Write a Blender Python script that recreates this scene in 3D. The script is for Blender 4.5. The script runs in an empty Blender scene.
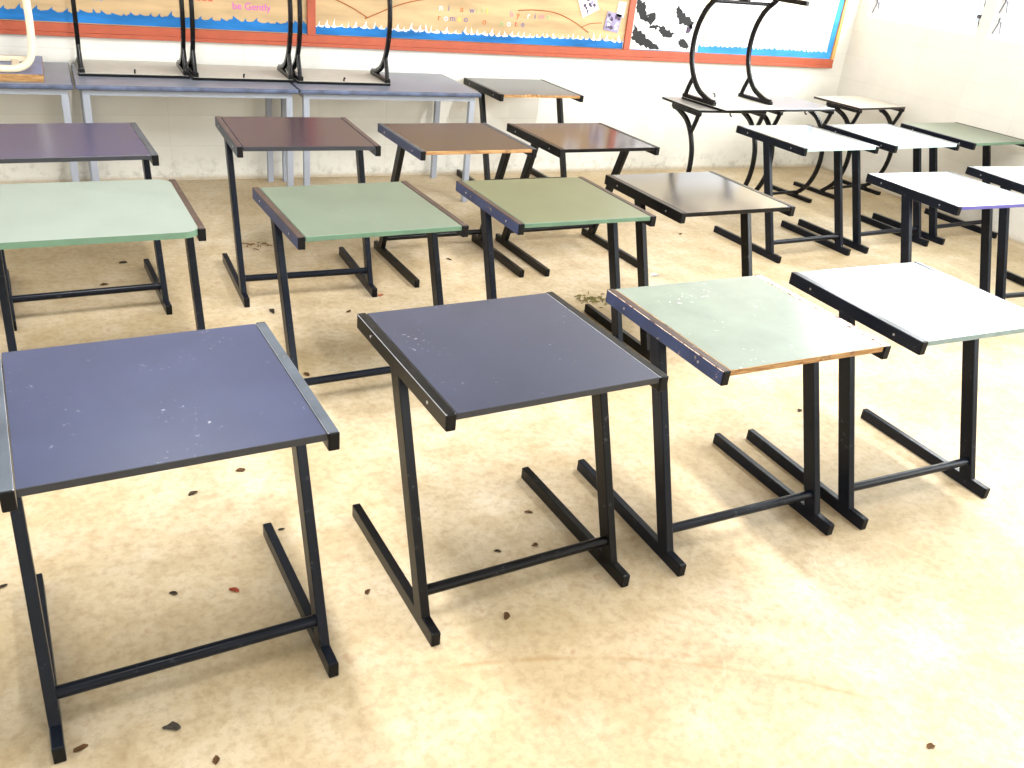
import bpy, bmesh, math, random
from mathutils import Vector, Matrix, Euler
random.seed(11)
S = bpy.context.scene
COL = S.collection
PI = math.pi

# ------------------------------------------------------------------ materials
def lin(c):
    return tuple(((v/255)/12.92 if v/255 <= .04045 else ((v/255+.055)/1.055)**2.4) for v in c) + (1,)

class NT:
    def __init__(s, name):
        s.m = bpy.data.materials.new(name); s.m.use_nodes = True
        s.t = s.m.node_tree; s.t.nodes.clear()
        s.out = s.n('ShaderNodeOutputMaterial'); s.b = s.n('ShaderNodeBsdfPrincipled')
        s.t.links.new(s.b.outputs[0], s.out.inputs[0])
    def n(s, k, **kw):
        x = s.t.nodes.new(k)
        for a, v in kw.items(): setattr(x, a, v)
        return x
    def l(s, a, b): s.t.links.new(a, b)
    def val(s, sock, v): sock.default_value = v
    def noise(s, vec, scale, detail=4, rough=.55):
        x = s.n('ShaderNodeTexNoise'); x.inputs['Scale'].default_value = scale
        x.inputs['Detail'].default_value = detail; x.inputs['Roughness'].default_value = rough
        s.l(vec, x.inputs['Vector']); return x.outputs['Fac']
    def ramp(s, fac, stops):
        x = s.n('ShaderNodeValToRGB'); e = x.color_ramp.elements
        while len(e) < len(stops): e.new(.5)
        for i, (p, c) in enumerate(stops):
            e[i].position = p; e[i].color = c if len(c) == 4 else c + (1,)
        s.l(fac, x.inputs[0]); return x.outputs[0]
    def mix(s, fac, a, b, mode='MIX'):
        x = s.n('ShaderNodeMix', data_type='RGBA', blend_type=mode)
        for sock, v in ((x.inputs[0], fac), (x.inputs[6], a), (x.inputs[7], b)):
            if isinstance(v, (int, float)): sock.default_value = v
            elif isinstance(v, tuple): sock.default_value = v
            else: s.l(v, sock)
        return x.outputs[2]
    def math(s, op, a, b=0.0, c=0.0):
        x = s.n('ShaderNodeMath', operation=op)
        for i, v in enumerate((a, b, c)):
            if isinstance(v, (int, float)): x.inputs[i].default_value = v
            else: s.l(v, x.inputs[i])
        return x.outputs[0]
    def bump(s, h, strength=.2, dist=.01):
        x = s.n('ShaderNodeBump'); x.inputs['Strength'].default_value = strength
        x.inputs['Distance'].default_value = dist
        s.l(h, x.inputs['Height']); s.l(x.outputs[0], s.b.inputs['Normal'])
    def obj(s): return s.n('ShaderNodeTexCoord').outputs['Object']
    def objrand(s):
        """object coordinates shifted by a random amount per object, so repeats do not wear alike"""
        i = s.n('ShaderNodeObjectInfo'); tc = s.n('ShaderNodeTexCoord')
        v = s.n('ShaderNodeVectorMath', operation='ADD'); m = s.math('MULTIPLY', i.outputs['Random'], 37.0)
        c = s.n('ShaderNodeCombineXYZ'); s.l(m, c.inputs[0]); s.l(m, c.inputs[1])
        s.l(tc.outputs['Object'], v.inputs[0]); s.l(c.outputs[0], v.inputs[1]); return v.outputs[0]
    def set(s, color=None, rough=None, metal=None, spec=None):
        if color is not None:
            if isinstance(color, tuple): s.b.inputs['Base Color'].default_value = color
            else: s.l(color, s.b.inputs['Base Color'])
        if rough is not None:
            if isinstance(rough, (int, float)): s.b.inputs['Roughness'].default_value = rough
            else: s.l(rough, s.b.inputs['Roughness'])
        if metal is not None: s.b.inputs['Metallic'].default_value = metal
        if spec is not None: s.b.inputs['Specular IOR Level'].default_value = spec
        return s.m

def plain(name, c, rough=.5, metal=0, spec=.5, var=.10):
    t = NT(name); v = t.objrand()
    f = t.noise(v, 14, 3)
    a = tuple(x*(1-var) for x in lin(c)[:3]) + (1,); b = tuple(min(1, x*(1+var)) for x in lin(c)[:3]) + (1,)
    return t.set(t.ramp(f, [(.3, a), (.7, b)]), rough, metal, spec)

def laminate(name, c, rough=.22, marks=.5, mark_c=(190, 190, 195), spec=.5, var=.12):
    """worn laminate sheet: slight cloudy tone, small pale scuffs and a grain of scratches"""
    t = NT(name); v = t.objrand()
    f = t.noise(v, 5, 5, .6)
    a = tuple(x*(1-var) for x in lin(c)[:3]) + (1,); b = tuple(min(1, x*(1+var)) for x in lin(c)[:3]) + (1,)
    col = t.ramp(f, [(.32, a), (.68, b)])
    n1 = t.noise(v, 60, 3, .6); n2 = t.noise(v, 6, 2)
    scuff = t.math('MULTIPLY', t.ramp(n1, [(.63, (0, 0, 0)), (.70, (1, 1, 1))]), t.ramp(n2, [(.55, (0, 0, 0)), (.66, (1, 1, 1))]))
    mp = t.n('ShaderNodeMapping'); mp.inputs['Rotation'].default_value = (0, 0, .7); mp.inputs['Scale'].default_value = (6, 90, 6)
    t.l(v, mp.inputs[0]); sc = t.noise(mp.outputs[0], 3, 3, .6)
    scr = t.ramp(sc, [(.74, (0, 0, 0)), (.78, (1, 1, 1))])
    m = t.math('MULTIPLY', t.math('MAXIMUM', scuff, t.math('MULTIPLY', scr, .35)), marks)
    col = t.mix(m, col, lin(mark_c))
    r = t.math('ADD', t.math('MULTIPLY', f, .03), rough - .015)
    return t.set(col, r, 0, spec)

def paint(name, c, rough=.32, wear=.4, wear_c=(150, 150, 155), spec=.2):
    """brushed-on enamel over steel tube, chipped in places"""
    t = NT(name); v = t.objrand()
    f = t.noise(v, 9, 4)
    a = tuple(x*.8 for x in lin(c)[:3]) + (1,); b = tuple(min(1, x*1.25) for x in lin(c)[:3]) + (1,)
    col = t.ramp(f, [(.3, a), (.7, b)])
    n1 = t.noise(v, 45, 5, .7); n2 = t.noise(v, 7, 2)
    chips = t.math('MULTIPLY', t.ramp(n1, [(.60, (0, 0, 0)), (.64, (1, 1, 1))]), t.ramp(n2, [(.5, (0, 0, 0)), (.62, (1, 1, 1))]))
    col = t.mix(t.math('MULTIPLY', chips, wear), col, lin(wear_c))
    t.bump(f, .08, .004)
    return t.set(col, rough, 0, spec)

def plywood(name, c=(160, 120, 72), dark=(120, 70, 30)):
    t = NT(name); v = t.objrand()
    mp = t.n('ShaderNodeMapping'); mp.inputs['Scale'].default_value = (9, 9, 160); t.l(v, mp.inputs[0])
    f = t.noise(mp.outputs[0], 1.5, 4, .6)
    col = t.ramp(f, [(.3, lin(dark)), (.5, lin(c)), (.75, lin((200, 164, 110)))])
    n = t.noise(v, 12, 3)
    col = t.mix(t.ramp(n, [(.60, (0, 0, 0)), (.68, (1, 1, 1))]), col, lin((70, 45, 25)))
    return t.set(col, .7)

def mottled(name):
    """rail top whose paint has flaked: pale primer, rust red and navy patches"""
    t = NT(name); v = t.objrand(); f = t.noise(v, 38, 5, .65)
    return t.set(t.ramp(f, [(.36, lin((60, 60, 70))), (.44, lin((150, 95, 70))), (.50, lin((225, 220, 205))), (.60, lin((190, 150, 110))), (.66, lin((90, 70, 60)))]), .6)

def concrete():
    t = NT('worn_concrete'); v = t.obj()
    big = t.noise(v, 1.1, 6, .62); mid = t.noise(v, 5.5, 7, .68); fine = t.noise(v, 34, 5, .7)
    col = t.ramp(mid, [(.16, lin(FL_D)), (.5, lin(FL_M)), (.84, lin(FL_L))])
    col = t.mix(t.ramp(big, [(.36, (.62,)*3), (.60, (0, 0, 0))]), col, lin(FL_S))
    col = t.mix(t.math('MULTIPLY', t.ramp(fine, [(.35, (1, 1, 1)), (.55, (0, 0, 0))]), .30), col, lin((120, 92, 55)))
    # rust-brown spots and blotches
    sp = t.noise(v, 11, 3, .6)
    col = t.mix(t.math('MULTIPLY', t.ramp(sp, [(.64, (0, 0, 0)), (.72, (1, 1, 1))]), .38), col, lin((150, 105, 55)))
    # hairline cracks
    wv = t.n('ShaderNodeTexVoronoi', feature='DISTANCE_TO_EDGE'); wv.inputs['Scale'].default_value = .55
    dv = t.n('ShaderNodeVectorMath', operation='ADD')
    nz = t.n('ShaderNodeTexNoise'); nz.inputs['Scale'].default_value = 1.7; t.l(v, nz.inputs['Vector'])
    t.l(v, dv.inputs[0]); t.l(nz.outputs['Color'], dv.inputs[1]); t.l(dv.outputs[0], wv.inputs['Vector'])
    cr = t.ramp(wv.outputs['Distance'], [(.0, (1, 1, 1)), (.0035, (0, 0, 0))])
    col = t.mix(t.math('MULTIPLY', cr, .10), col, lin((235, 222, 195)))
    # a curved scrape where a desk was swung round
    for (cx, cy, r, x0, x1, wd, st) in ((CIRC[0], CIRC[1], CIRC[2], .74, 1.80, .012, .55),):
        sep = t.n('ShaderNodeSeparateXYZ'); t.l(v, sep.inputs[0])
        dx = t.math('SUBTRACT', sep.outputs[0], cx); dy = t.math('SUBTRACT', sep.outputs[1], cy)
        d = t.math('SQRT', t.math('ADD', t.math('MULTIPLY', dx, dx), t.math('MULTIPLY', dy, dy)))
        e = t.math('ABSOLUTE', t.math('SUBTRACT', d, r))
        mk = t.math('SUBTRACT', 1.0, t.math('SMOOTH_MIN', t.math('DIVIDE', e, wd), 1.0, .3))
        mk = t.math('MULTIPLY', mk, t.math('MULTIPLY', t.math('GREATER_THAN', sep.outputs[0], x0), t.math('LESS_THAN', sep.outputs[0], x1)))
        mk = t.math('MULTIPLY', mk, t.math('GREATER_THAN', dy, 0.0))
        mk = t.math('MULTIPLY', mk, t.ramp(t.noise(v, 9, 3), [(.35, (.25,)*3), (.6, (1, 1, 1))]))
        col = t.mix(t.math('MULTIPLY', t.math('MAXIMUM', mk, 0.0), st), col, lin((150, 112, 62)))
    t.bump(fine, .12, .004)
    return t.set(col, t.math('ADD', .42, t.math('MULTIPLY', mid, .3)), 0, .35)

def blockwall(name, axis, c=(236, 234, 226), dirt=.5):
    """painted concrete block laid in stack bond; scuffed and mouldy along the floor"""
    t = NT(name); tc = t.n('ShaderNodeTexCoord'); v = tc.outputs['Object']
    sep = t.n('ShaderNodeSeparateXYZ'); t.l(v, sep.inputs[0])
    h = sep.outputs[0 if axis == 'x' else 1]
    cb = t.n('ShaderNodeCombineXYZ')
    t.l(t.math('ADD', h, 50.377 if axis == 'x' else 50.0), cb.inputs[0]); t.l(t.math('ADD', sep.outputs[2], 20.012), cb.inputs[1])
    br = t.n('ShaderNodeTexBrick', offset=0.0, squash=1.0); br.inputs['Scale'].default_value = 1
    br.inputs['Brick Width'].default_value = .5; br.inputs['Row Height'].default_value = .1985
    br.inputs['Mortar Size'].default_value = .004; br.inputs['Mortar Smooth'].default_value = .6
    br.inputs['Color1'].default_value = (1, 1, 1, 1); br.inputs['Color2'].default_value = (.96, .96, .96, 1); br.inputs['Mortar'].default_value = (.93, .92, .90, 1)
    t.l(cb.outputs[0], br.inputs['Vector'])
    f = t.noise(v, 3, 5)
    col = t.ramp(f, [(.3, lin(tuple(x*.96 for x in c))), (.7, lin(c))])
    col = t.mix(1.0, col, br.outputs['Color'], 'MULTIPLY')
    low = t.n('ShaderNodeMapRange'); low.inputs[1].default_value = .0; low.inputs[2].default_value = .22; low.inputs[3].default_value = 1; low.inputs[4].default_value = 0
    t.l(sep.outputs[2], low.inputs[0])
    n = t.noise(v, 13, 5, .65)
    st = t.math('MULTIPLY', low.outputs[0], t.ramp(n, [(.50, (0, 0, 0)), (.66, (1, 1, 1))]))
    col = t.mix(t.math('MULTIPLY', st, dirt), col, lin((110, 98, 66)))
    skirt = t.ramp(t.math('ADD', sep.outputs[2], t.math('MULTIPLY', n, .05)), [(.035, (1, 1, 1)), (.06, (0, 0, 0))])
    col = t.mix(t.math('MULTIPLY', skirt, .55), col, lin((165, 140, 90)))
    inv = t.math('SUBTRACT', 1.0, br.outputs['Fac'])
    t.bump(t.math('ADD', inv, t.math('MULTIPLY', t.noise(v, 60, 3), .12)), .22, .004)
    return t.set(col, .6, 0, .3)

def paper(name, c, crease=.12):
    t = NT(name); v = t.obj()
    mp = t.n('ShaderNodeMapping'); mp.inputs['Rotation'].default_value = (0, .5, 0); mp.inputs['Scale'].default_value = (1.2, 1, 7); t.l(v, mp.inputs[0])
    f = t.noise(mp.outputs[0], 1.6, 3)
    a = tuple(x*(1-crease) for x in lin(c)[:3]) + (1,); b = tuple(min(1, x*(1+crease)) for x in lin(c)[:3]) + (1,)
    t.bump(f, .5, .01)
    return t.set(t.ramp(f, [(.35, a), (.65, b)]), .75, 0, .2)

# concrete colours and the centre of the curved scrape
FL_D, FL_M, FL_L, FL_S = (150, 128, 94), (190, 173, 144), (214, 203, 184), (168, 146, 106)
def circ3(a, b, c):
    ax, ay = a; bx, by = b; cx, cy = c
    d = 2*(ax*(by-cy)+bx*(cy-ay)+cx*(ay-by))
    ux = ((ax*ax+ay*ay)*(by-cy)+(bx*bx+by*by)*(cy-ay)+(cx*cx+cy*cy)*(ay-by))/d
    uy = ((ax*ax+ay*ay)*(cx-bx)+(bx*bx+by*by)*(ax-cx)+(cx*cx+cy*cy)*(bx-ax))/d
    return ux, uy, math.hypot(ax-ux, ay-uy)
CIRC = circ3((.787, 1.568), (1.30, 1.405), (1.788, 1.089))

M = {}
M['concrete'] = concrete()
M['wall_x'] = blockwall('painted_block_back', 'x', dirt=.45)
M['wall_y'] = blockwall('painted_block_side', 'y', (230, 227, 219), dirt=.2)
M['ceiling'] = plain('ceiling_paint', (196, 196, 194), .8, var=.03)
# tops
M['navy'] = laminate('navy_laminate', (46, 52, 78), .33, .55)
M['slate'] = laminate('slate_laminate', (44, 48, 66), .33, .6)
M['sage_pale'] = laminate('pale_sage_laminate', (106, 117, 106), .23, .7, (240, 245, 240))
M['white'] = laminate('white_laminate', (148, 154, 157), .18, .3, (170, 170, 175), var=.04)
M['mint'] = laminate('mint_laminate', (120, 131, 124), .33, .25, (130, 145, 135), var=.06)
M['sage'] = laminate('sage_laminate', (90, 103, 90), .34, .25, (150, 165, 145), var=.08)
M['olive'] = laminate('olive_laminate', (88, 94, 70), .34, .25, (160, 165, 130), var=.08)
M['espresso'] = laminate('espresso_laminate', (40, 36, 42), .11, .2, (150, 140, 140), spec=.5)
M['violet'] = laminate('violet_grey_laminate', (52, 56, 90), .23, .3)
M['plum'] = laminate('plum_brown_laminate', (46, 38, 56), .23, .25, (130, 110, 110))
M['brown'] = laminate('brown_laminate', (46, 36, 38), .23, .25, (150, 130, 120), spec=.4)
M['brown2'] = laminate('red_brown_laminate', (58, 44, 43), .13, .2, (150, 130, 120))
M['taupe'] = laminate('taupe_laminate', (62, 58, 60), .22, .3, (160, 155, 150))
M['beige'] = laminate('beige_laminate', (176, 168, 154), .33, .2)
M['curve_grey'] = laminate('pale_grey_laminate', (150, 148, 144), .33, .3)
M['greygreen'] = laminate('grey_green_laminate', (92, 98, 78), .33, .2, (180, 185, 170), var=.05)
# edges
M['e_char'] = plain('charcoal_edge_band', (42, 44, 50), .45)
M['e_ply'] = plywood('bare_plywood_edge')
M['e_teal'] = plain('grey_teal_edge_band', (128, 148, 148), .4)
M['e_pale'] = plain('pale_teal_edge_band', (180, 208, 206), .4)
M['e_green'] = plain('green_edge_band', (92, 122, 100), .5)
M['e_violet'] = plain('violet_edge_band', (84, 80, 150), .4)
# metal
M['p_slate'] = paint('slate_enamel', (13, 18, 28), .30, .16, (120, 122, 128))
M['p_black'] = paint('black_enamel', (9, 9, 11), .28, .2, (120, 120, 125))
M['p_blue'] = paint('navy_enamel', (50, 58, 86), .34, .85, (160, 140, 120))
M['p_grey'] = paint('grey_worn_enamel', (70, 76, 84), .40, .5, (170, 150, 135))
M['p_brown'] = paint('brown_worn_enamel', (64, 52, 48), .42, .5, (190, 175, 160))
M['p_mott'] = mottled('flaked_enamel')
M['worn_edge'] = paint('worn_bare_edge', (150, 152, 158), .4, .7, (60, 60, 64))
M['cap'] = plain('black_plastic', (10, 10, 12), .5, spec=.2)
M['steel'] = plain('bright_steel', (190, 190, 195), .3, .9)
M['p_jet'] = paint('jet_enamel', (18, 17, 18), .26, .3, (120, 115, 110))
M['board_grey'] = plain('pale_grey_underside', (196, 194, 186), .6, var=.05)
M['tbl_top'] = laminate('blue_grey_table_top', (126, 132, 148), .34, .6, (200, 200, 205))
M['tbl_edge'] = plain('blue_grey_table_edge', (78, 88, 114), .4, var=.4)
M['alu'] = plain('grey_painted_tube', (150, 156, 168), .4, 0, var=.05)
M['cream'] = plain('cream_painted_tube', (226, 216, 190), .4, var=.06)
M['blue_board'] = laminate('blue_grey_board', (124, 134, 170), .4, .4)
M['frame_red'] = plain('red_stained_wood', (176, 84, 56), .5, var=.08)
M['frame_tan'] = plain('tan_wood', (220, 164, 92), .6)
M['tan'] = paper('tan_kraft_paper', (196, 168, 128), .16)
M['cream_paper'] = paper('cream_paper', (236, 220, 190), .03)
M['wp'] = paper('white_paper', (240, 241, 243), .03)
M['wave'] = paper('blue_paper', (38, 112, 180), .3)
M['wave_l'] = paper('light_blue_paper', (60, 142, 226), .2)
M['blk'] = plain('black_paper', (22, 22, 24), .7)
M['line'] = plain('brown_marker', (158, 88, 34), .7)
M['pink'] = plain('pink_marker', (214, 92, 196), .7)
M['redm'] = plain('red_marker', (216, 58, 40), .7)
M['bluem'] = plain('blue_marker', (30, 130, 205), .7)
for k, c in dict(l_o=(206, 110, 50), l_w=(245, 245, 245), l_p=(120, 110, 160), l_y=(240, 216, 90), l_r=(200, 70, 60), l_g=(150, 190, 130), l_k=(214, 140, 160)).items():
    M[k] = plain('letter_' + k, c, .7)
M['frame_white'] = plain('white_window_paint', (235, 235, 235), .5, var=.02)
M['clip'] = plain('grey_metal_clip', (92, 92, 100), .4, .5)

def glassmat():
    t = NT('window_glass')
    t.t.nodes.remove(t.b)
    a = t.n('ShaderNodeBsdfTransparent'); g = t.n('ShaderNodeBsdfGlossy'); g.inputs['Roughness'].default_value = .03
    mx = t.n('ShaderNodeMixShader'); mx.inputs[0].default_value = .06
    a.inputs[0].default_value = (.93, .95, .95, 1)
    t.l(a.outputs[0], mx.inputs[1]); t.l(g.outputs[0], mx.inputs[2]); t.l(mx.outputs[0], t.out.inputs[0])
    return t.m
M['glass'] = glassmat()

# ------------------------------------------------------------------ geometry helpers
def mesh_from(name, bm, mats=('cap',), smooth=False):
    bmesh.ops.recalc_face_normals(bm, faces=bm.faces)
    me = bpy.data.meshes.new(name); bm.to_mesh(me); bm.free()
    for k in mats: me.materials.append(M[k])
    if smooth:
        for p in me.polygons: p.use_smooth = True
        me.set_sharp_from_angle(angle=math.radians(40))
    return me

def add_box(bm, lo, hi, bev=0.0, seg=2, mat=0):
    b = bmesh.new()
    bmesh.ops.create_cube(b, size=1)
    for v in b.verts:
        v.co = Vector(((lo[i]+hi[i])/2 + v.co[i]*(hi[i]-lo[i]) for i in range(3)))
    if bev: bmesh.ops.bevel(b, geom=b.edges[:], offset=bev, segments=seg, affect='EDGES', profile=.5)
    for f in b.faces: f.material_index = mat
    merge(bm, b)

def merge(bm, b):
    t = bpy.data.meshes.new('t'); b.to_mesh(t); b.free(); bm.from_mesh(t); bpy.data.meshes.remove(t)

def add_prism(bm, pts, axis, a0, a1, bev=0.0, mat=0):
    """polygon pts in the plane normal to axis, extruded from a0 to a1"""
    def P(p, a):
        return {'x': (a, p[0], p[1]), 'y': (p[0], a, p[1]), 'z': (p[0], p[1], a)}[axis]
    b = bmesh.new()
    v0 = [b.verts.new(P(p, a0)) for p in pts]; v1 = [b.verts.new(P(p, a1)) for p in pts]
    n = len(pts)
    b.faces.new(v0); b.faces.new(v1[::-1])
    for i in range(n): b.faces.new((v0[i], v0[(i+1) % n], v1[(i+1) % n], v1[i]))
    bmesh.ops.recalc_face_normals(b, faces=b.faces)
    if bev: bmesh.ops.bevel(b, geom=b.edges[:], offset=bev, segments=2, affect='EDGES', profile=.5)
    for f in b.faces: f.material_index = mat
    merge(bm, b)

def spline(pts, n=6):
    pts = [Vector(p) for p in pts]
    P = [2*pts[0]-pts[1]] + pts + [2*pts[-1]-pts[-2]]
    out = []
    for i in range(1, len(P)-2):
        for k in range(n):
            t = k/n
            a, b, c, d = P[i-1], P[i], P[i+1], P[i+2]
            out.append(.5*((2*b)+(c-a)*t+(2*a-5*b+4*c-d)*t*t+(3*b-a-3*c+d)*t**3))
    out.append(pts[-1]); return out

def add_sweep(bm, path, prof, side=Vector((1, 0, 0)), mat=0):
    """sweep a closed 2-D profile (u along side, w across) along a path that lies in a plane normal to side"""
    path = [Vector(p) for p in path]; b = bmesh.new(); rings = []
    for i, p in enumerate(path):
        t = (path[min(i+1, len(path)-1)] - path[max(i-1, 0)]).normalized()
        w = side.cross(t).normalized()
        rings.append([b.verts.new(p + side*u + w*v) for u, v in prof])
    n = len(prof)
    for r0, r1 in zip(rings, rings[1:]):
        for i in range(n): b.faces.new((r0[i], r0[(i+1) % n], r1[(i+1) % n], r1[i]))
    b.faces.new(rings[0]); b.faces.new(rings[-1][::-1])
    for f in b.faces: f.material_index = mat
    bmesh.ops.recalc_face_normals(b, faces=b.faces)
    merge(bm, b)

def rprof(hu, hv, r=.004):
    o = []
    for cx, cy, a0 in ((hu-r, hv-r, 0), (-hu+r, hv-r, 90), (-hu+r, -hv+r, 180), (hu-r, -hv+r, 270)):
        for k in range(3):
            a = math.radians(a0 + 45*k); o.append((cx+r*math.cos(a), cy+r*math.sin(a)))
    return o
def cprof(r, n=14): return [(r*math.cos(2*PI*i/n), r*math.sin(2*PI*i/n)) for i in range(n)]

def add_tube3(bm, path, r, n=12):
    """round tube along any 3-D path"""
    path = [Vector(p) for p in path]; b = bmesh.new(); rings = []
    t0 = (path[1]-path[0]).normalized(); up = Vector((0, 0, 1)) if abs(t0.z) < .9 else Vector((1, 0, 0))
    u = t0.cross(up).normalized()
    for i, p in enumerate(path):
        t = (path[min(i+1, len(path)-1)] - path[max(i-1, 0)]).normalized()
        u = (u - t*u.dot(t)).normalized(); w = t.cross(u)
        rings.append([b.verts.new(p + (u*math.cos(2*PI*k/n) + w*math.sin(2*PI*k/n))*r) for k in range(n)])
    for r0, r1 in zip(rings, rings[1:]):
        for i in range(n): b.faces.new((r0[i], r0[(i+1) % n], r1[(i+1) % n], r1[i]))
    b.faces.new(rings[0]); b.faces.new(rings[-1][::-1])
    bmesh.ops.recalc_face_normals(b, faces=b.faces)
    merge(bm, b)

def link(name, me, parent=None, mats=None, loc=None, rot=None):
    o = bpy.data.objects.new(name, me); COL.objects.link(o)
    if parent is not None: o.parent = parent
    if loc is not None: o.location = loc
    if rot is not None: o.rotation_euler = rot
    if mats:
        for i, k in enumerate(mats):
            o.material_slots[i].link = 'OBJECT'; o.material_slots[i].material = M[k]
    return o

def thing(name, label, cat, loc=(0, 0, 0), rot=(0, 0, 0), group=None):
    o = bpy.data.objects.new(name, None); COL.objects.link(o)
    o.empty_display_size = .1
    o.location = loc; o.rotation_euler = rot if isinstance(rot, tuple) else (0, 0, rot)
    o['label'] = label; o['category'] = cat
    if group: o['group'] = group
    return o

def struct(name, bm, mats, smooth=False):
    o = link(name, mesh_from(name, bm, mats, smooth)); o['kind'] = 'structure'; return o

# ------------------------------------------------------------------ the room
XL, XR, YB, YF, ZC = -2.6, 6.47, 6.31, -2.6, 2.95
TH = .15
def bm_boxes(*bs):
    bm = bmesh.new()
    for lo, hi in bs: add_box(bm, lo, hi)
    return bm
struct('floor', bm_boxes(((XL-TH, YF-TH, -.1), (XR+TH, YB+TH, 0))), ['concrete'])
struct('ceiling', bm_boxes(((XL-TH, YF-TH, ZC), (XR+TH, YB+TH, ZC+.1))), ['ceiling'])
struct('wall_back', bm_boxes(((XL-TH, YB, 0), (XR+TH, YB+TH, ZC))), ['wall_x'])
SILL, HEAD = 1.362, 2.55
RW = [(5.05, 6.18), (3.62, 4.945), (2.24, 3.43), (.86, 2.05), (-.52, .67), (-1.9, -.71)]   # window openings along the right wall
LW = [(4.1, 5.2), (1.7, 2.8), (-.7, .4)]                                            # and along the left wall
def side_wall(name, x0, x1, wins, sill, head):
    bm = bmesh.new()
    add_box(bm, (x0, YF, 0), (x1, YB, sill)); add_box(bm, (x0, YF, head), (x1, YB, ZC))
    ys = [YF] + [v for w in sorted(wins) for v in w] + [YB]
    for a, b in zip(ys[0::2], ys[1::2]): add_box(bm, (x0, a, sill), (x1, b, head))
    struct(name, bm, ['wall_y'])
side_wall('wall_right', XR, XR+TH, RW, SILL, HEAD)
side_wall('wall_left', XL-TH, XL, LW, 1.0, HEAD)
struct('wall_front', bm_boxes(((XL-TH, YF-TH, 0), (-1.6, YF, ZC)), ((-.4, YF-TH, 0), (1.2, YF, ZC)), ((4.4, YF-TH, 0), (XR+TH, YF, ZC)),
       ((-1.6, YF-TH, 2.3), (-.4, YF, ZC)), ((1.2, YF-TH, 2.5), (4.4, YF, ZC)), ((1.2, YF-TH, 0), (4.4, YF, 1.0))), ['wall_x'])

# louvre windows in the right wall: painted frame, side channels with blade clips, glass blades
def louvre(i, x, y0, y1, sill, head, face):
    w = thing('window_%d' % i, '', '', (x, (y0+y1)/2, sill)); w['kind'] = 'structure'
    del w['label']; del w['category']
    W = (y1-y0)/2; H = head-sill
    b = bmesh.new()
    for a, c in ((-W, -W+.035), (W-.035, W)): add_box(b, (-.03, a, 0), (.03, c, H))
    add_box(b, (-.03, -W+.035, 0), (.03, W-.035, .03)); add_box(b, (-.03, -W+.035, H-.03), (.03, W-.035, H))
    link('window_frame', mesh_from('window_frame', b, ['frame_white']), w)
    n = int((H-.14)/.145)
    xc = -.045*face                                  # clips stand on the room side of the channel
    for s in (-1, 1):
        b = bmesh.new()
        yc = s*(W-.047)
        add_box(b, (-.02, yc-.011, .03), (.02, yc+.011, H-.03))
        link('blade_channel', mesh_from('blade_channel', b, ['frame_white']), w)
        for k in range(n):
            z = .135+.145*k
            b = bmesh.new()
            for q in (-1, 1): add_tube3(b, [(xc, yc+q*.034, z-.10), (xc, yc+q*.003, z)], .0045, 6)
            add_box(b, (min(xc-.012*face, -.02*face), yc-.008, z-.012), (max(xc-.012*face, -.02*face), yc+.008, z+.016))
            link('blade_clip', mesh_from('blade_clip', b, ['clip']), w)
    for k in range(n+1):
        z = .035+.145*k
        if z > H-.17: break
        b = bmesh.new(); add_box(b, (-.0025, -W+.06, 0), (.0025, W-.06, .15))
        link('glass_blade', mesh_from('glass_blade', b, ['glass']), w, loc=(.02*face, 0, z), rot=(0, -.30*face, 0))
wi = 1
for a, c in RW:
    louvre(wi, XR+.075, a, c, SILL, HEAD, 1); wi += 1
for a, c in LW:
    louvre(wi, XL-.075, a, c, 1.0, HEAD, -1); wi += 1

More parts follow.
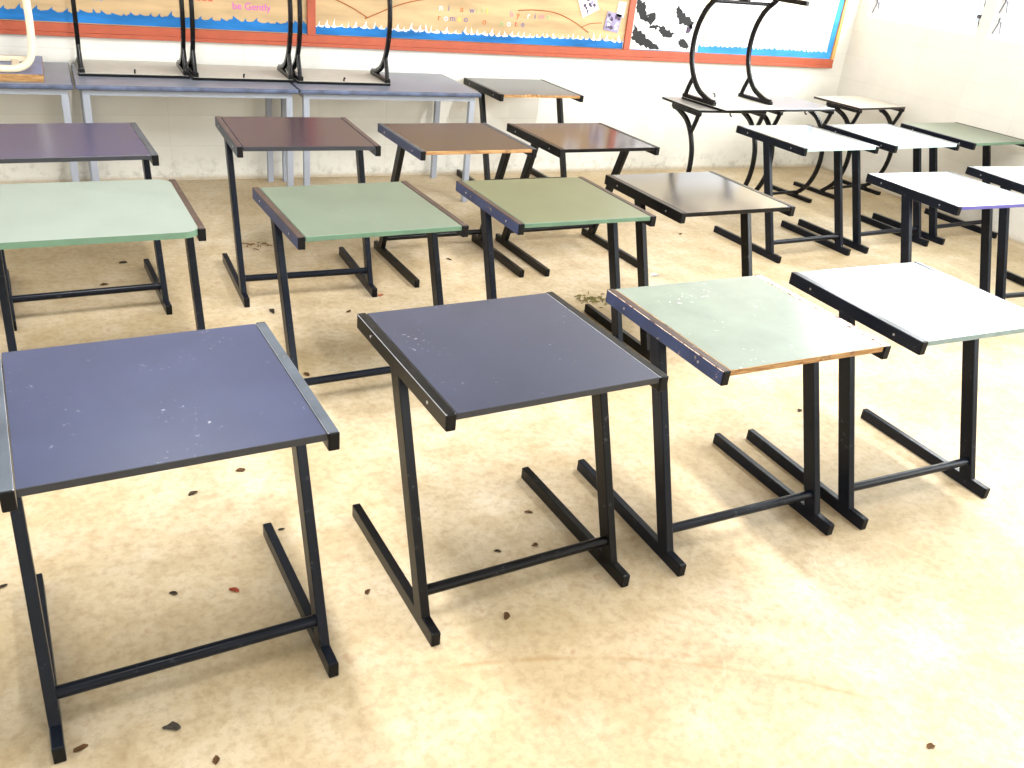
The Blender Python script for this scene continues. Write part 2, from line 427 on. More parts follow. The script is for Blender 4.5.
# ------------------------------------------------------------------ school desks (square tube frames)
W, L, RWD, RH, HT = .672, .620, .027, .0472, .74
FO, FW, FH, FY0, FY1 = .336, .027, .045, -.321, .3195
PT = .019
def desk_meshes():
    d = {}
    hw = W/2-RWD-.0022
    b = bmesh.new(); add_box(b, (-hw, -.309, -PT), (hw, .309, 0), .0012, 1)
    b.faces.ensure_lookup_table(); b.normal_update()
    for f in b.faces: f.material_index = 0 if f.normal.z > .9 else 1
    d['top'] = mesh_from('tabletop', b, ['navy', 'e_char'])
    # rounded-corner board, a replacement top
    pts = []
    r = .055; hy = .312; hx = hw+.004
    for cx, cy, a0 in ((hx-r, hy-r, 0), (-hx+r, hy-r, 90), (-hx+r, -hy+r, 180), (hx-r, -hy+r, 270)):
        for k in range(9): a = math.radians(a0+90*k/8); pts.append((cx+r*math.cos(a) - (.055 if cx < 0 else 0), cy+r*math.sin(a) - (.036 if cy < 0 else 0)))
    b = bmesh.new(); add_prism(b, pts, 'z', -PT, .003); b.normal_update()
    for f in b.faces: f.material_index = 0 if f.normal.z > .9 else 1
    d['round'] = mesh_from('tabletop_rounded', b, ['mint', 'e_green'])
    # chipped front edge
    b = bmesh.new(); add_box(b, (-hw, -.309, -PT), (hw, .309, 0), 0)
    bmesh.ops.subdivide_edges(b, edges=[e for e in b.edges if abs(e.verts[0].co.x-e.verts[1].co.x) > .3], cuts=40)
    for v in b.verts:
        if v.co.y < 0:
            if -.16 < v.co.x < .0 and v.co.z > -.01: v.co.y += .022*math.sin((v.co.x+.16)/.16*PI)*(1+.5*math.sin(v.co.x*190))
            elif v.co.z > -.01: v.co.y += .0015*math.sin(v.co.x*300)
    b.normal_update()
    for f in b.faces: f.material_index = 0 if f.normal.z > .9 else 1
    d['chip'] = mesh_from('tabletop_chipped', b, ['navy', 'e_char'])
    b = bmesh.new(); add_box(b, (-RWD/2, -.310, -RH), (RWD/2, .310, 0), .003, 2)
    for f in b.faces:
        f.material_index = 1 if f.normal.z > .9 else 0
    b.normal_update()
    for f in b.faces: f.material_index = 1 if f.normal.z > .9 else 0
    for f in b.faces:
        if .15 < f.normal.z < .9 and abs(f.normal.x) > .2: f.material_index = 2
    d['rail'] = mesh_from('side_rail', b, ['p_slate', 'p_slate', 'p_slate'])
    b = bmesh.new(); add_box(b, (-RWD/2+.0005, -.004, -RH+.0005), (RWD/2-.0005, .002, -.0005), .002, 1); d['rcap'] = mesh_from('end_cap', b, ['cap'])
    b = bmesh.new(); add_tube3(b, [(-.0015, 0, 0), (.0025, 0, 0)], .0045, 10); d['screw'] = mesh_from('screw', b, ['steel'])
    # slanting leg
    yc = lambda z: -.222+.376*(z-.05)
    z0, z1 = .03, HT-RH+.004
    b = bmesh.new(); add_prism(b, [(yc(z0)-.0285, z0), (yc(z0)+.0285, z0), (yc(z1)+.0285, z1), (yc(z1)-.0285, z1)], 'x', -FW/2, FW/2, .003); d['leg'] = mesh_from('leg', b, ['p_slate'])
    b = bmesh.new(); add_box(b, (-FW/2, FY0, 0), (FW/2, FY1, FH), .003); d['foot'] = mesh_from('foot_bar', b, ['p_slate'])
    b = bmesh.new(); add_box(b, (-FW/2+.0005, -.004, .0005), (FW/2-.0005, .002, FH-.0005), .002, 1); d['fcap'] = mesh_from('foot_cap', b, ['cap'])
    b = bmesh.new(); add_tube3(b, [(-FO+FW-.004, -.206, .0997), (FO-FW+.004, -.206, .0997)], .016, 16); d['bar'] = mesh_from('crossbar', b, ['p_slate'], True)
    return d
DM = desk_meshes()

def desk(pose, label, top, edge, rail, leg, rtop=None, rrail=None, kind='top', dz=0, group='square tube school desks', rtopR=None, worn=None):
    x, y, rz = pose
    t = thing('school_desk', label, 'desk', (x, y, 0), rz, group)
    t.scale = (1, 1, (HT+dz)/HT)
    link('tabletop', DM[kind], t, [top, edge], (0, 0, HT-.0012))
    for s in (-1, 1):
        rm = rail if s < 0 else (rrail or rail)
        rt = rtop or rail
        if s > 0 and rtopR: rt = rtopR
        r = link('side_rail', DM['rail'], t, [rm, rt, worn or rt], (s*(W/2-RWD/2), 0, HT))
        link('end_cap', DM['rcap'], r, None, (0, -.310, 0)); link('end_cap', DM['rcap'], r, None, (0, .310, 0), (0, 0, PI))
        for yy in (-.2, .2): link('screw', DM['screw'], r, None, (s*RWD/2, yy, -.024), (0, 0, 0))
        link('leg', DM['leg'], t, [leg], (s*(FO-FW/2), 0, 0))
        f = link('foot_bar', DM['foot'], t, [leg], (s*(FO-FW/2), 0, 0))
        link('foot_cap', DM['fcap'], f, None, (0, FY0, 0)); link('foot_cap', DM['fcap'], f, None, (0, FY1, 0), (0, 0, PI))
    link('crossbar', DM['bar'], t, [leg])
    return t

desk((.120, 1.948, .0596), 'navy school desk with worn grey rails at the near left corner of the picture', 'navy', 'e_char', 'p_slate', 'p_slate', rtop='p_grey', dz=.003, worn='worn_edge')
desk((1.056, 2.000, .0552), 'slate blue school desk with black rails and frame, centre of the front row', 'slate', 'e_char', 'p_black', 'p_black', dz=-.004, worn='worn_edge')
desk((1.916, 2.009, .0176), 'pale sage school desk with bare chipped wood front edge and scuffed navy rail', 'sage_pale', 'e_ply', 'p_blue', 'p_slate', rtop='p_brown', rtopR='p_mott', rrail='p_slate', dz=-.006, worn='p_mott')
desk((2.716, 1.999, -.0039), 'glossy white school desk at the right end of the front row', 'white', 'e_teal', 'p_slate', 'p_slate', dz=-.001)
desk((.055, 3.415, .0395), 'mint green school desk with rounded corners behind the navy desk at left', 'mint', 'e_green', 'p_slate', 'p_slate', rtop='p_brown', kind='round', dz=-.005)
desk((1.006, 3.294, .0592), 'sage green school desk with navy rails behind the slate blue desk', 'sage', 'e_green', 'p_blue', 'p_slate', rtop='p_brown', rrail='p_slate', dz=-.001)
desk((1.906, 3.326, .0245), 'olive green school desk with a navy left rail in the middle of the second row', 'olive', 'e_green', 'p_blue', 'p_slate', rtop='p_brown', rrail='p_black', dz=-.007)
desk((2.709, 3.346, .0288), 'dark espresso school desk with black frame beside the olive green desk', 'espresso', 'p_black', 'p_black', 'p_black', dz=-.001)
desk((4.352, 3.222, -.0041), 'white school desk with violet front edge, at right behind the glossy white front desk', 'white', 'e_violet', 'p_slate', 'p_slate', dz=.004)
desk((5.262, 3.290, -.06), 'white school desk cut off by the right edge of the photo', 'white', 'e_violet', 'p_slate', 'p_slate', dz=.007)
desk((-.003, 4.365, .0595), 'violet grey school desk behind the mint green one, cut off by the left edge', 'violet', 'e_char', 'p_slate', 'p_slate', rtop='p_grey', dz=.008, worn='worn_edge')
desk((1.020, 4.395, -.0043), 'plum brown school desk with a blue grey left rail in front of the long tables', 'plum', 'e_char', 'p_grey', 'p_slate', rtop='plum', dz=.038)
desk((1.912, 4.486, 3.1836), 'brown school desk with bare wood front edge, turned the other way', 'brown', 'e_ply', 'p_slate', 'p_black', rrail='p_blue', rtop='p_grey', dz=-.01)
desk((2.714, 4.498, 3.1835), 'red brown glossy school desk with black frame, turned the other way', 'brown2', 'p_black', 'p_black', 'p_black', dz=-.009)
desk((3.048, 5.975, .0219), 'taupe school desk with a broken wood front edge against the back wall', 'taupe', 'e_ply', 'p_black', 'p_black', kind='chip', dz=-.006)
desk((4.380, 4.423, .0512), 'white school desk with pale teal edge nearest the upturned curved desk pile', 'white', 'e_pale', 'p_slate', 'p_slate', dz=.002)
desk((5.202, 4.470, .0631), 'white school desk with pale teal edge, standing left of the grey green desk', 'white', 'e_pale', 'p_slate', 'p_slate', dz=.002)
desk((6.021, 4.522, .0736), 'grey green school desk by the right wall under the windows', 'greygreen', 'e_green', 'p_slate', 'p_slate', dz=.004)

# ------------------------------------------------------------------ desks on curved legs
CW, CD, CT, CH = .610, .47, .018, .752
def curved_meshes():
    d = {}; o = -CD/2
    b = bmesh.new(); add_box(b, (-CW/2, -CD/2, CH-CT), (CW/2, CD/2, CH), .004, 2); b.normal_update()
    for f in b.faces: f.material_index = 1 if f.normal.z < -.9 else (0 if f.normal.z > .9 else 2)
    d['top'] = mesh_from('tabletop', b, ['white', 'board_grey', 'p_black'])
    P = lambda L: [(0, y+o, z) for y, z in L]
    arc = spline(P([(.325, .712), (.285, .71), (.23, .695), (.14, .655), (.065, .575), (.018, .475), (.002, .38), (.006, .29), (.03, .20), (.08, .11), (.17, .028)]), 5)
    b = bmesh.new(); add_sweep(b, arc, rprof(.0125, .016)); d['leg'] = mesh_from('curved_leg', b, ['p_jet'], True)
    br = spline(P([(.018, .712), (.03, .67), (.05, .62), (.075, .565)]), 5)
    b = bmesh.new(); add_sweep(b, br, rprof(.0115, .013)); d['brace'] = mesh_from('brace', b, ['p_jet'], True)
    b = bmesh.new(); add_box(b, (-.0175, o+.0, CH-CT-.026), (.0175, o+.335, CH-CT), .003); d['mount'] = mesh_from('mounting_bar', b, ['p_jet'])
    b = bmesh.new(); add_box(b, (-.0175, o-.01, 0), (.0175, o+.46, .032), .004); d['foot'] = mesh_from('foot_bar', b, ['p_jet'])
    b = bmesh.new(); add_tube3(b, [(-.298, o+.12, .062), (.298, o+.12, .062)], .0125, 12); d['bar'] = mesh_from('crossbar', b, ['p_jet'], True)
    b = bmesh.new(); add_tube3(b, [(0, o+.03, CH-CT+.001), (0, o+.03, CH-CT-.012), (0, o+.022, CH-CT-.022), (0, o+.008, CH-CT-.022)], .005, 8); d['hook'] = mesh_from('bag_hook', b, ['cap'], True)
    b = bmesh.new(); add_tube3(b, [(0, 0, 0), (0, 0, .02)], .016, 12); d['stud'] = mesh_from('rubber_stud', b, ['cap'], True)
    return d
CM = curved_meshes()
def curved(loc, rot, label, top='white', edge='p_black', group='desks on curved black legs', stud=False):
    t = thing('curved_leg_desk', label, 'desk', loc, rot, group)
    link('tabletop', CM['top'], t, [top, 'board_grey', edge])
    for s in (-1, 1):
        xx = s*.286
        link('mounting_bar', CM['mount'], t, None, (xx, 0, 0)); link('curved_leg', CM['leg'], t, None, (xx, 0, 0))
        link('brace', CM['brace'], t, None, (xx, 0, 0)); link('foot_bar', CM['foot'], t, None, (xx, 0, 0))
    link('crossbar', CM['bar'], t); link('bag_hook', CM['hook'], t)
    return t
curved((4.325, 5.365, 0), (0, 0, -.02), 'upright curved-leg desk carrying an upturned desk, leftmost by the back wall', 'curve_grey')
curved((5.100, 5.462, 0), (0, 0, .10), 'white topped curved-leg desk between the upturned pair and the corner desk', 'white', 'e_char')
curved((6.005, 5.575, 0), (0, 0, .14), 'beige topped curved-leg desk in the right corner of the room', 'beige', 'brown')
curved((4.470, 5.325, 2*CH), (PI, 0, .10), 'upturned curved-leg desk with legs in the air in front of the white notice board panel')
TZ = .755
curved((.413, 6.065, TZ+CH), (0, PI, 0), 'upturned curved-leg desk at the left end of the long grey tables')
curved((1.033, 6.02, TZ+CH), (0, PI, 0), 'upturned curved-leg desk in the middle of the three on the long tables')
curved((1.655, 5.985, TZ+CH), (0, PI, 0), 'upturned curved-leg desk on the right-hand long table, beside its bare end')

# ------------------------------------------------------------------ long grey tables along the back wall
def long_table(x0, x1, label):
    y0, y1 = 5.565, 6.285
    t = thing('long_table', label, 'table', ((x0+x1)/2, (y0+y1)/2, 0), 0, 'long grey tables along the back wall')
    hx, hy = (x1-x0)/2, (y1-y0)/2
    b = bmesh.new(); add_box(b, (-hx, -hy, TZ-.028), (hx, hy, TZ), .010, 4); b.normal_update()
    for f in b.faces: f.material_index = 0 if f.normal.z > .9 else 1
    link('tabletop', mesh_from('tabletop', b, ['tbl_top', 'tbl_edge']), t)
    b = bmesh.new(); z0, z1 = TZ-.062, TZ-.028; lx, ly = hx-.03, hy-.035
    add_box(b, (-lx, -ly, z0), (lx, -ly+.03, z1), .002); add_box(b, (-lx, ly-.03, z0), (lx, ly, z1), .002)
    add_box(b, (-lx, -ly+.03, z0), (-lx+.03, ly-.03, z1), .002); add_box(b, (lx-.03, -ly+.03, z0), (lx, ly-.03, z1), .002)
    link('under_frame', mesh_from('under_frame', b, ['alu']), t)
    for sx in (-1, 1):
        for sy in (-1, 1):
            b = bmesh.new(); add_box(b, (-.019, -.019, 0), (.019, .019, z0+.002), .003)
            link('leg', mesh_from('leg', b, ['alu']), t, None, (sx*(lx-.019), sy*(ly-.019), 0))
    return t
long_table(-1.16, .070, 'long blue grey table at the far left under the cream-framed upturned desk')
long_table(.080, 1.312, 'long blue grey table under two black upturned desks, left of its twin')
long_table(1.320, 2.537, 'long blue grey table with a bare dusty right end beside the taupe desk')

# upturned desk with a cream tube frame on the leftmost table
t = thing('cream_frame_desk', 'upturned desk with cream tube frame and bare wood edge on the leftmost table', 'desk', (-.42, 5.92, TZ), 0)
b = bmesh.new(); add_box(b, (-.35, -.30, 0), (.35, .30, .042), .003); b.normal_update()
for f in b.faces: f.material_index = 0 if f.normal.z > .9 else 1
link('tabletop', mesh_from('tabletop', b, ['blue_board', 'e_ply']), t)
y = -.285
pth = spline([(-.30, y, .80), (-.31, y, .40), (-.315, y, .14), (-.26, y, .070), (-.12, y, .066), (.10, y, .066), (.235, y, .070), (.302, y, .130), (.318, y, .26), (.318, y, .45), (.314, y, .80)], 6)
b = bmesh.new(); add_tube3(b, pth, .0195, 14); link('tube_frame', mesh_from('tube_frame', b, ['cream'], True), t)
b = bmesh.new(); add_box(b, (-.30, .06, .045), (.30, .085, .075), .003); link('back_rail', mesh_from('back_rail', b, ['cream']), t)
for px in (-.18, .215):
    b = bmesh.new(); add_box(b, (px-.018, -.262, .043), (px+.018, .06, .062), .003); link('cross_bar', mesh_from('cross_bar', b, ['cream']), t)

# ------------------------------------------------------------------ notice board
NB = thing('notice_board', 'long red-framed notice board with tan, tan and white panels on the back wall', 'notice board', (2.6, YB, .905))
def nb(name, bm, mats, parent=None): return link(name, mesh_from(name, bm, mats), parent or NB)
BX0, BX1, BH = -1.2, 6.305, 1.22
def X(x): return x-2.6
def Z(z): return z-.905
b = bmesh.new(); add_box(b, (X(BX0), -.008, .03), (X(BX1)-.01, 0, BH-.03)); nb('backing_sheet', b, ['e_ply'])
b = bmesh.new(); add_box(b, (X(BX0), -.030, .024), (X(BX1), -.001, .074), .002); add_box(b, (X(BX0), -.036, 0), (X(BX1), -.001, .0235), .003); nb('bottom_rail', b, ['frame_red'])
b = bmesh.new(); add_box(b, (X(BX0), -.030, BH-.07), (X(BX1), -.001, BH), .002); nb('top_rail', b, ['frame_red'])
for xx in (1.573, 4.090): 
    b = bmesh.new(); add_box(b, (X(xx)-.028, -.028, .0745), (X(xx)+.028, -.001, BH-.0705), .002); nb('divider', b, ['frame_red'])
b = bmesh.new(); add_box(b, (X(BX1)-.032, -.030, .0745), (X(BX1), -.001, BH-.0705), .002); nb('end_stile', b, ['frame_tan'])
for (x0, x1, k) in ((BX0+.01, 1.545, 'tan'), (1.601, 4.062, 'tan'), (4.118, 6.272, 'cream_paper')):
    b = bmesh.new(); add_box(b, (X(x0), -.011, .076), (X(x1), -.0085, BH-.072)); nb('backing_paper', b, [k])
def fringe(x0, x1, z0, zb, step, amp, k, yo, jit=.4, lean=.3, seed=1):
    """strip of paper cut with a ragged wave edge"""
    rd = random.Random(seed); b = bmesh.new(); x = x0
    base = [(x0, Z(z0))]; top = []
    while x < x1-.002:
        w = min(step*(1+rd.uniform(-jit, jit)), x1-x); h = amp*(1+rd.uniform(-.6, .5)); zz = zb+rd.uniform(-.006, .006)
        ln = lean*rd.choice((-1, 1, 1))
        top += [(x, zz), (x+w*.30, zz+rd.uniform(0, .004)), (x+w*(.5+ln*.5), zz+h), (x+w*.62, zz+h*.35), (x+w*.82, zz)]
        x += w
    top.append((x1, zb))
    pts = [(X(x0), Z(z0)), (X(x1), Z(z0))] + [(X(a), Z(c)) for a, c in reversed(top)]
    add_prism(b, pts, 'y', yo-.0016, yo)
    return b
def fringe_part(*a, **k):
    kk = k.pop('mat'); bm = fringe(*a, k=kk, **k); nb('wave_border', bm, [kk])
fringe_part(BX0+.01, 1.545, .985, 1.042, .067, .026, mat='wave', yo=-.0118, seed=2)
fringe_part(1.605, 4.060, .985, 1.038, .055, .036, mat='wp', yo=-.0115, seed=3)
fringe_part(1.601, 4.055, .984, 1.032, .058, .016, mat='wave', yo=-.0135, seed=4)
fringe_part(4.118, 6.255, .983, 1.034, .050, .024, mat='wave_l', yo=-.0118, seed=5, lean=.15)
b = bmesh.new(); add_prism(b, [(X(6.215), Z(.983)), (X(6.268), Z(.983)), (X(6.268), BH-.08), (X(6.225), BH-.08), (X(6.210), .35)], 'y', -.0150, -.0135); nb('border_strip', b, ['wave_l'])
# marker drawings
def stroke(pts, w, k, name, yo=-.0125):
    pts = spline([(x, 0, z) for x, z in pts], 6); b = bmesh.new()
    add_sweep(b, [Vector((X(p.x), yo, Z(p.z))) for p in pts], [(-.0004, -w/2), (.0004, -w/2), (.0004, w/2), (-.0004, w/2)], Vector((0, 1, 0)))
    nb(name, b, [k])
stroke([(1.62, 1.235), (1.72, 1.215), (1.85, 1.165), (1.965, 1.105)], .008, 'line', 'drawn_line')
stroke([(1.945, 1.098), (2.03, 1.135), (2.16, 1.19), (2.30, 1.232), (2.45, 1.26)], .008, 'line', 'drawn_line')
stroke([(3.11, 1.215), (3.25, 1.225), (3.42, 1.215), (3.58, 1.165), (3.73, 1.09)], .008, 'line', 'drawn_line')
stroke([(3.66, 1.125), (3.74, 1.155), (3.84, 1.165)], .006, 'line', 'drawn_line')
# writing on the board
def writing(s, x, z, size, k, name='lettering', bold=.0):
    c = bpy.data.curves.new(name, 'FONT'); c.body = s; c.size = size; c.extrude = .0006; c.offset = bold; c.align_x = 'CENTER'
    tmp = bpy.data.objects.new('t', c); COL.objects.link(tmp)
    dg = bpy.context.evaluated_depsgraph_get(); me = bpy.data.meshes.new_from_object(tmp.evaluated_get(dg))
    bpy.data.objects.remove(tmp); bpy.data.curves.remove(c)
    me.name = name; me.materials.clear(); me.materials.append(M[k])
    return link(name, me, NB, None, (X(x), -.0128, Z(z)), (PI/2, 0, 0))
writing('be Gently', 1.185, 1.112, .062, 'pink', bold=0)
writing('Read', .87, 1.150, .075, 'redm', bold=0)
writing('words', .21, 1.118, .075, 'bluem', bold=0)
def letters(s, x, z, dx, size, ks):
    for i, ch in enumerate(s):
        if ch != ' ': writing(ch, x+dx*i, z, size, ks[i % len(ks)], bold=0)
letters('romeo', 2.49, 1.115, .052, .062, ['l_o', 'l_w', 'l_p', 'l_y', 'l_p'])
letters('o', 2.845, 1.105, .05, .062, ['l_o'])
letters('note', 2.985, 1.103, .058, .062, ['l_g', 'l_w', 'l_r', 'l_p'])
letters('ni', 2.50, 1.182, .06, .062, ['l_w', 'l_p'])
letters('a', 2.66, 1.18, .05, .062, ['l_o'])
letters('will', 2.74, 1.178, .04, .06, ['l_p', 'l_g', 'l_g', 'l_y'])
letters('by', 3.06, 1.168, .055, .062, ['l_k', 'l_o'])
letters('rime', 3.20, 1.165, .055, .062, ['l_w', 'l_p', 'l_k', 'l_g'])
# pinned photographs and posters (each can be taken down)
def pinned(name, label, cat, x, z, w, h, ang, base, marks, group=None, seed=3):
    t = thing(name, label, cat, (x, YB-.0145, z), (0, ang, 0), group)
    b = bmesh.new(); add_box(b, (-w/2, -.0012, -h/2), (w/2, 0, h/2)); link('sheet', mesh_from('sheet', b, [base]), t)
    rd = random.Random(seed)
    for k, n in marks:
        for q in range(n):
            cx, cz = rd.uniform(-w*.40, w*.40), rd.uniform(-h*.38, h*.38); r = rd.uniform(.008, .02)
            b = bmesh.new()
            add_prism(b, [(cx+r*rd.uniform(.5, 1)*math.cos(a), cz+r*rd.uniform(.5, 1)*math.sin(a)) for a in (0, 1.1, 2.2, 3.3, 4.3, 5.4)], 'y', -.002-.0001*q-.0003*n/10, -.0011)
            link('print', mesh_from('print', b, [k]), t)
M['ph'] = plain('photo_dark_violet', (70, 50, 78), .4); M['ph2'] = plain('photo_grey_violet', (150, 140, 175), .4)
pinned('photograph', 'pinned photograph near the right end of the tan middle panel, lower of two', 'photograph', 3.935, 1.175, .135, .135, .15, 'ph2', [('ph', 11), ('l_w', 7)], 'pinned photographs', 4)
pinned('photograph', 'pinned photograph cut by the top of the picture above the drawn hill line', 'photograph', 3.70, 1.285, .15, .13, -.45, 'l_w', [('ph', 7), ('ph2', 6)], 'pinned photographs', 7)
pinned('paper_note', 'small white paper note beside the lower pinned photograph', 'paper', 3.995, 1.27, .07, .11, .1, 'wp', [], None)
# black and white striped poster: torn black shapes on white
t = thing('poster', 'white poster with torn black diagonal shapes on the right panel', 'poster', (4.45, YB-.0142, .905), 0)
b = bmesh.new(); add_box(b, (4.122-4.45, -.0012, .082), (4.79-4.45, 0, .62)); link('sheet', mesh_from('sheet', b, ['wp']), t)
def blob(pts, k='blk'):
    rd = random.Random(int(pts[0][0]*1000)); o = []
    n = len(pts)
    for i in range(n):
        a, c = pts[i], pts[(i+1) % n]
        for q in range(4):
            f = q/4; o.append((a[0]+(c[0]-a[0])*f+rd.uniform(-.011, .011)-4.45, Z(a[1]+(c[1]-a[1])*f+rd.uniform(-.011, .011))))
    b = bmesh.new(); add_prism(b, o, 'y', -.0022, -.0011); link('black_shape', mesh_from('black_shape', b, [k]), t)
blob([(4.135, 1.165), (4.20, 1.12), (4.29, 1.065), (4.41, 1.012), (4.40, .998), (4.30, 1.0), (4.20, 1.02), (4.13, 1.075)])
blob([(4.135, 1.35), (4.20, 1.335), (4.225, 1.27), (4.26, 1.225), (4.24, 1.20), (4.175, 1.225), (4.135, 1.27)])
blob([(4.245, 1.25), (4.315, 1.265), (4.33, 1.22), (4.295, 1.175), (4.36, 1.165), (4.35, 1.145), (4.28, 1.15), (4.25, 1.20)])
blob([(4.37, 1.17), (4.42, 1.175), (4.475, 1.135), (4.53, 1.12), (4.50, 1.09), (4.43, 1.085), (4.385, 1.12)])
blob([(4.50, 1.30), (4.53, 1.335), (4.60, 1.27), (4.70, 1.215), (4.69, 1.165), (4.63, 1.185), (4.56, 1.195), (4.53, 1.24)])
blob([(4.58, 1.075), (4.62, 1.085), (4.70, 1.03), (4.68, 1.005), (4.61, 1.02)])
blob([(4.64, 1.175), (4.685, 1.19), (4.68, 1.14), (4.645, 1.12)], 'ph')
b = bmesh.new(); add_box(b, (-.36, -.0012, -.30), (.36, 0, .30)); o = link('poster', mesh_from('poster', b, ['wp']), None, None, (5.20, YB-.0142, 1.345)); o['label'] = 'large blank white sheet pinned right of the black and white poster'; o['category'] = 'poster'

# ------------------------------------------------------------------ litter on the concrete
def leaf_mesh(seed, r, curl):
    rd = random.Random(seed); b = bmesh.new(); n = 9; rings = []
    for k in range(3):
        f = (k+1)/3; ring = []
        for i in range(n):
            a = 2*PI*i/n; rr = r*f*(1+.25*rd.uniform(-1, 1)); 
            x, y = rr*1.35*math.cos(a), rr*.7*math.sin(a)
            ring.append(b.verts.new((x, y, .002+curl*r*(abs(y)/r)**1.3*f+rd.uniform(0, .16)*r)))
        rings.append(ring)
    c = b.verts.new((0, 0, .002+.1*r))
    for i in range(n): b.faces.new((c, rings[0][i], rings[0][(i+1) % n]))
    for r0, r1 in zip(rings, rings[1:]):
        for i in range(n): b.faces.new((r0[i], r1[i], r1[(i+1) % n], r0[(i+1) % n]))
    bmesh.ops.solidify(b, geom=b.faces[:], thickness=.0012)
    zmin = min(v.co.z for v in b.verts)
    for v in b.verts: v.co.z -= zmin
    return b
M['lf_brown'] = plain('dry_leaf_brown', (112, 78, 44), .8, var=.3); M['lf_dark'] = plain('dry_leaf_dark', (72, 58, 44), .8, var=.3)
M['lf_red'] = plain('dry_leaf_red', (184, 84, 52), .8, var=.2); M['lf_grey'] = plain('crumpled_grey', (88, 80, 72), .8, var=.4)
M['lf_org'] = plain('orange_scrap', (206, 128, 84), .8); M['lf_grn'] = plain('dry_grass', (122, 112, 56), .8, var=.3)
LIT = [(.06, 1.62, .017, 'lf_grey', 'crumpled grey scrap on the floor in front of the near left desk'),
 (-.14, 1.63, .011, 'lf_brown', 'brown leaf by the front foot of the near left desk'),
 (.28, 2.06, .011, 'lf_red', 'red leaf fragment on the floor under the near left desk'),
 (.12, 2.10, .009, 'lf_dark', 'dark leaf fragment left of the red one under the near left desk'),
 (.47, 2.30, .008, 'lf_dark', 'dark scrap behind the right foot of the near left desk'),
 (-.31, 2.28, .010, 'lf_dark', 'dark leaf at the left edge of the picture on the floor'),
 (.14, 1.49, .010, 'lf_brown', 'brown leaf at the bottom edge of the picture'),
 (.41, 2.67, .013, 'lf_brown', 'brown curled leaf seen under the front edge of the navy desk'),
 (.24, 2.58, .013, 'lf_dark', 'dark brown leaf on the open floor behind the navy desk frame'),
 (.80, 4.00, .020, 'lf_dark', 'dark leaf on the floor left of the sage green desk leg'),
 (1.16, 3.92, .013, 'lf_brown', 'small brown leaf beyond the slate blue desk'),
 (1.94, 4.53, .013, 'lf_dark', 'dark leaf between the feet of the brown desk'),
 (1.38, 4.09, .015, 'lf_org', 'orange scrap in front of the plum brown desk'),
 (.80, 3.32, .015, 'lf_brown', 'brown leaf beside the sage green desk crossbar'),
 (.99, 1.70, .013, 'lf_brown', 'tan curled leaf in front of the slate blue desk crossbar'),
 (1.22, 1.97, .010, 'lf_brown', 'brown leaf inside the slate blue desk frame near its right foot'),
 (1.28, 2.14, .010, 'lf_brown', 'brown leaf deep inside the slate blue desk frame'),
 (1.09, 1.98, .009, 'lf_dark', 'dark leaf in the middle of the slate blue desk frame'),
 (.64, 1.93, .010, 'lf_brown', 'brown scrap left of the slate blue desk'),
 (2.79, 2.45, .012, 'lf_dark', 'dark scrap on the floor behind the glossy white desk leg'),
 (3.74, 4.72, .016, 'lf_brown', 'brown scrap right of the espresso desk'),
 (1.84, .89, .010, 'lf_brown', 'brown speck of leaf at the bottom right of the floor'),
 (.19, 4.78, .018, 'lf_dark', 'dark leaf behind the mint green desk'),
 (.08, 4.49, .018, 'lf_brown', 'brown leaf under the violet grey desk')]
for i, (x, y, r, k, lab) in enumerate(LIT):
    o = link('dry_leaf' if k not in ('lf_grey', 'lf_org') else 'paper_scrap', mesh_from('leaf', leaf_mesh(i, r, .5), [k]), None, None, (x, y, .0005), (0, 0, random.uniform(0, 6)))
    o['label'] = lab; o['category'] = 'leaf' if k not in ('lf_grey', 'lf_org') else 'scrap'; o['group'] = 'litter on the concrete floor'
def tuft(x, y, n, spread, lab, k='lf_grn'):
    b = bmesh.new(); rd = random.Random(int(x*100))
    for _ in range(n):
        a = rd.uniform(0, PI); cx, cy = rd.gauss(0, spread), rd.gauss(0, spread*.8); l = rd.uniform(.008, .026)
        d = Vector((math.cos(a), math.sin(a), 0))*l
        add_tube3(b, [Vector((cx, cy, .003))-d, Vector((cx, cy, .006)), Vector((cx, cy, .003))+d], .0026, 5)
    o = link('grass_clump', mesh_from('grass_clump', b, [k]), None, None, (x, y, 0)); o['label'] = lab; o['category'] = 'dry grass'; o['kind'] = 'stuff'
tuft(2.50, 3.80, 44, .05, 'clump of dry grass on the floor between the olive and pale sage desks')
tuft(.90, 4.93, 12, .045, 'sparse dry grass on the floor right of the plum brown desk foot', 'lf_brown')
b = leaf_mesh(77, .026, .7)
o = link('paper_scrap', mesh_from('paper_scrap', b, ['wp']), None, None, (3.08, 4.05, .0005)); o['label'] = 'white crumpled paper scrap in front of the espresso desk'; o['category'] = 'scrap'

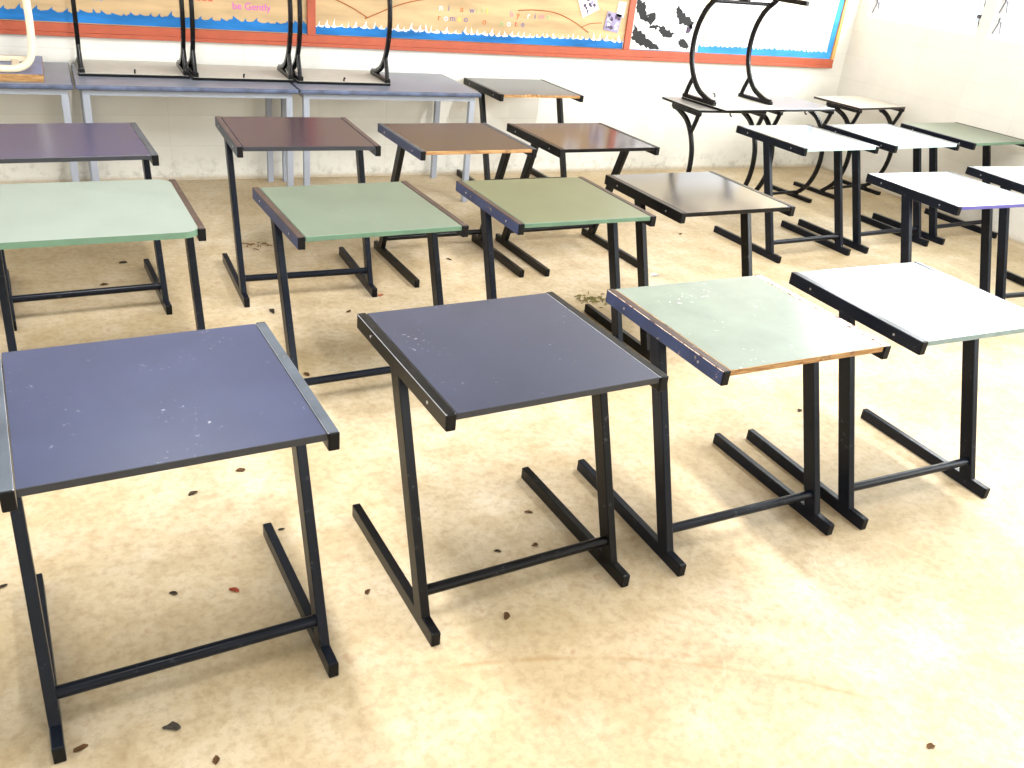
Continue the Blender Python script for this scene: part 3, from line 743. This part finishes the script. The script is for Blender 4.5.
# ------------------------------------------------------------------ daylight and added overhead lamps
def area(name, loc, rot, sx, sy, power, color=(1, 1, 1)):
    l = bpy.data.lights.new(name, 'AREA'); l.shape = 'RECTANGLE'; l.size = sx; l.size_y = sy; l.energy = power; l.color = color
    o = bpy.data.objects.new(name, l); COL.objects.link(o); o.location = loc; o.rotation_euler = rot; return o
PC = 165
PR, PL, PF = 210, 30, 10
for a, c in RW: area('daylight', (XR+.30, (a+c)/2, (SILL+HEAD)/2), (0, PI/2, 0), HEAD-SILL, c-a, PR*(c-a), (1, .99, .98))
for a, c in LW: area('daylight', (XL-.30, (a+c)/2, (1.0+HEAD)/2), (0, -PI/2, 0), HEAD-1.0, c-a, PL*(c-a), (1, .99, .98))
area('daylight', (2.8, YF-.30, 1.75), (PI/2, 0, 0), 3.2, 1.5, PF*3.2, (1, .99, .98))
area('daylight', (-1.0, YF-.30, 1.15), (PI/2, 0, 0), 1.2, 2.3, PF*1.4, (1, .99, .98))
for lx in (.3, 3.5):  # unseen ceiling lamps, added for overhead light and shade under the desks
    for ly in (1.7, 3.2):
        t = thing('added_ceiling_light', 'added white batten lighting the desks from above, out of the picture', 'lamp', (lx, ly, ZC), 0, 'added ceiling battens')
        b = bmesh.new(); add_box(b, (-.09, -.62, -.06), (.09, .62, 0), .006); link('batten', mesh_from('batten', b, ['frame_white']), t)
        area('added_overhead_light', (lx, ly, ZC-.075), (0, 0, 0), .16, 1.2, PC)
w = bpy.data.worlds.new('sky'); S.world = w; w.use_nodes = True
w.node_tree.nodes['Background'].inputs[0].default_value = (.9, .95, 1, 1); w.node_tree.nodes['Background'].inputs[1].default_value = 7

# ------------------------------------------------------------------ camera
cam = bpy.data.cameras.new('camera'); co = bpy.data.objects.new('camera', cam); COL.objects.link(co); S.camera = co
r = Vector((.89861929, -.4272494, .09970616)); u = Vector((.12040105, .4586924, .8804004)); f = Vector((.421885, .77914006, -.46363112))
mt = Matrix((r, u, -f)).transposed().to_4x4(); mt.translation = (0, 0, 1.79265)
co.matrix_world = mt
cam.sensor_fit = 'HORIZONTAL'; cam.sensor_width = 36; cam.lens = 879.689/1024*36; cam.clip_start = .05
S.view_settings.view_transform = 'Standard'; S.view_settings.look = 'None'; S.view_settings.gamma = 1; S.view_settings.use_curve_mapping = False
S.view_settings.exposure = -1.08
